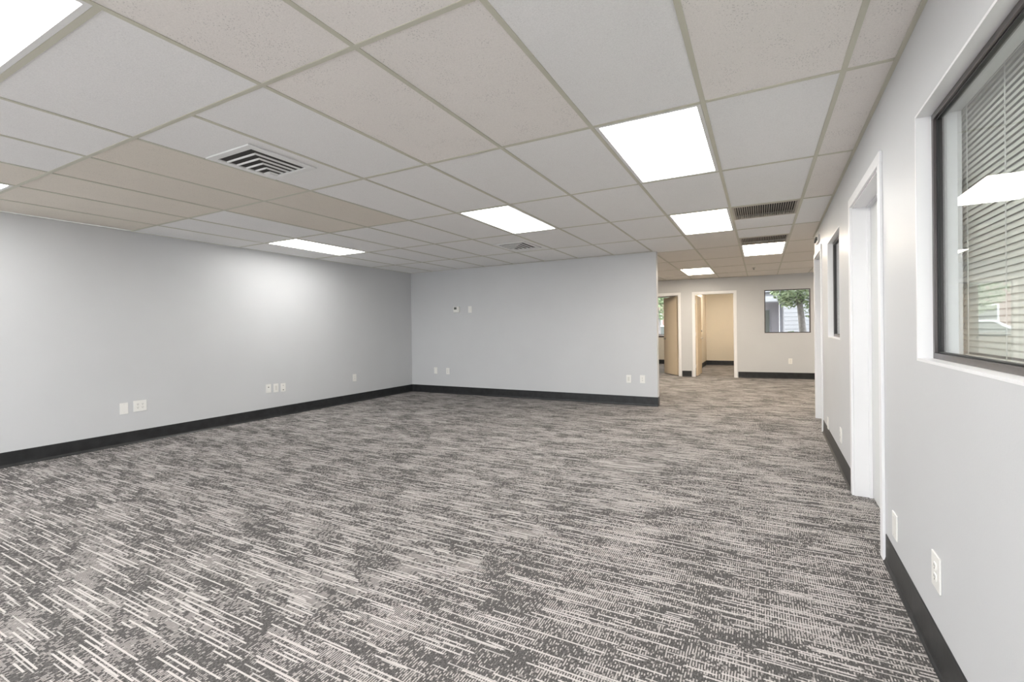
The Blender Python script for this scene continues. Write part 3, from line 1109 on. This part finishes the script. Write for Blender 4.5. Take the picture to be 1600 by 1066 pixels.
# tree outside the corridor window
root = tag(empty('tree', T(0.86, 16.8, -0.1)), 'tree with leaning grey trunk outside the corridor window', 'tree')
tube([(0.04, 0, 0), (0, 0, 0.7), (-0.06, 0, 1.4), (-0.12, 0, 2.1), (-0.10, 0, 2.9)], [0.13, 0.11, 0.095, 0.08, 0.05]).build('trunk', M['bark'], root, smooth=True)
tube([(-0.11, 0, 2.0), (-0.3, 0.1, 2.3), (-0.55, 0.1, 2.55)], [0.045, 0.035, 0.015]).build('branch', M['bark'], root, smooth=True)
tube([(-0.11, 0, 2.0), (0.15, -0.1, 2.4), (0.4, -0.1, 2.8)], [0.045, 0.035, 0.015]).build('branch', M['bark'], root, smooth=True)
leafy(1300, (-0.15, 0, 2.62), (0.85, 0.6, 0.62), 0.075, 3, root)
leafy(260, (0.25, 0, 2.0), (0.35, 0.3, 0.5), 0.065, 4, root)
leafy(240, (-0.42, 0, 2.15), (0.28, 0.3, 0.28), 0.065, 6, root)
root = tag(empty('shrub', T(0.52, 16.4, -0.1)), 'low shrub at the foot of the corridor window view', 'shrub')
tube([(0, 0, 0), (0.02, 0, 0.5), (0, 0, 0.8)], [0.03, 0.02, 0.01]).build('stem', M['bark'], root)
leafy(260, (0, 0, 0.78), (0.28, 0.28, 0.38), 0.06, 5, root)

# white building opposite
root = tag(empty('building', T(0, 20, -0.1)), 'white building with flat fascia across from the corridor window', 'building')
MB().box(-3.0, 0.32, 1.2, 1.5, 0, 4.0).build('wall', M['lilac'], root)
MB().box(-3.0, 0.32, -0.2, 1.2, 2.25, 2.45).build('canopy', M['stucco'], root)
MB().box(-3.0, 0.32, 0.1, 1.2, 2.45, 2.62).build('parapet', M['stucco'], root)
MB().box(-3.0, 0.45, -0.1, 1.2, 2.62, 3.1).build('fascia', M['stucco'], root)
wn_ = MB().box(-0.35, 0.0, 1.17, 1.2, 0.9, 2.0).build('window', M['dark_post'], root)
MB().box(-0.32, -0.03, 1.16, 1.175, 0.94, 1.96).build('pane', M['screen'], wn_)
MB().box(0.32, 0.40, 0.9, 1.0, 0, 2.6).build('downpipe', M['dark_post'], root)
MB().box(0.42, 5.0, -0.4, 1.5, 0, 4.0).build('side_wing', M['stucco'], root)
me = MB().box(0.43, 5.0, -0.415, -0.40, 0, 0.135).mesh('siding_board', M['stucco'], 0.003, 1)
for k in range(22):
    link('siding_board', me, root, T(0, 0, 0.15 * k))

# view from the back room
root = tag(empty('tree', T(-5.35, 22.5, -0.1)), 'leafy green tree seen through the left doorway', 'tree')
tube([(0.72, 0, 0), (0.70, 0, 1.2), (0.62, 0, 2.2), (0.4, 0, 3.2)], [0.10, 0.09, 0.08, 0.05]).build('trunk', M['bark'], root, smooth=True)
tube([(0.62, 0, 2.2), (0.3, 0, 2.5), (-0.2, 0, 2.9)], [0.05, 0.04, 0.02]).build('branch', M['bark'], root, smooth=True)
leafy(2600, (0.35, 0.2, 2.75), (1.2, 0.9, 1.2), 0.085, 9, root)
root = tag(empty('building', T(-6, 33, -0.1)), 'brown building far beyond the window of the back room', 'building')
MB().box(-6, 6, 0, 2, 0, 5).build('wall', M['brick'], root)
for k in range(6):
    w_ = MB().box(-4.5 + k * 1.6, -3.6 + k * 1.6, -0.05, 0.0, 1.0, 2.3).build('window', M['trim'], root)
    MB().box(-4.42 + k * 1.6, -3.68 + k * 1.6, -0.06, -0.05, 1.08, 2.22).build('pane', M['screen'], w_)
root = tag(empty('car', T(-5.6, 27, -0.1)), 'white parked car seen through the left doorway', 'car')
MB().prism([(-2.2, 0.3), (2.2, 0.3), (2.25, 0.75), (1.3, 0.92), (0.6, 1.42), (-1.2, 1.45), (-2.0, 0.95), (-2.25, 0.8)], 'y', -0.85, 0.85).build('body', M['car'], root, 0.06, 2)
MB().prism([(1.15, 0.95), (0.55, 1.36), (-1.1, 1.38), (-1.75, 0.97)], 'y', -0.87, -0.84).build('side_window', M['screen'], root)
for x in (-1.4, 1.4):
    for y in (-0.86, 0.66):
        w_ = MB().cyl((x, 0.32), 'y', 0.32, y, y + 0.2, 20).build('wheel', M['tyre'], root)
        MB().cyl((x, 0.32), 'y', 0.19, y - 0.01, y + 0.21, 14).build('hub', M['metal'], w_)
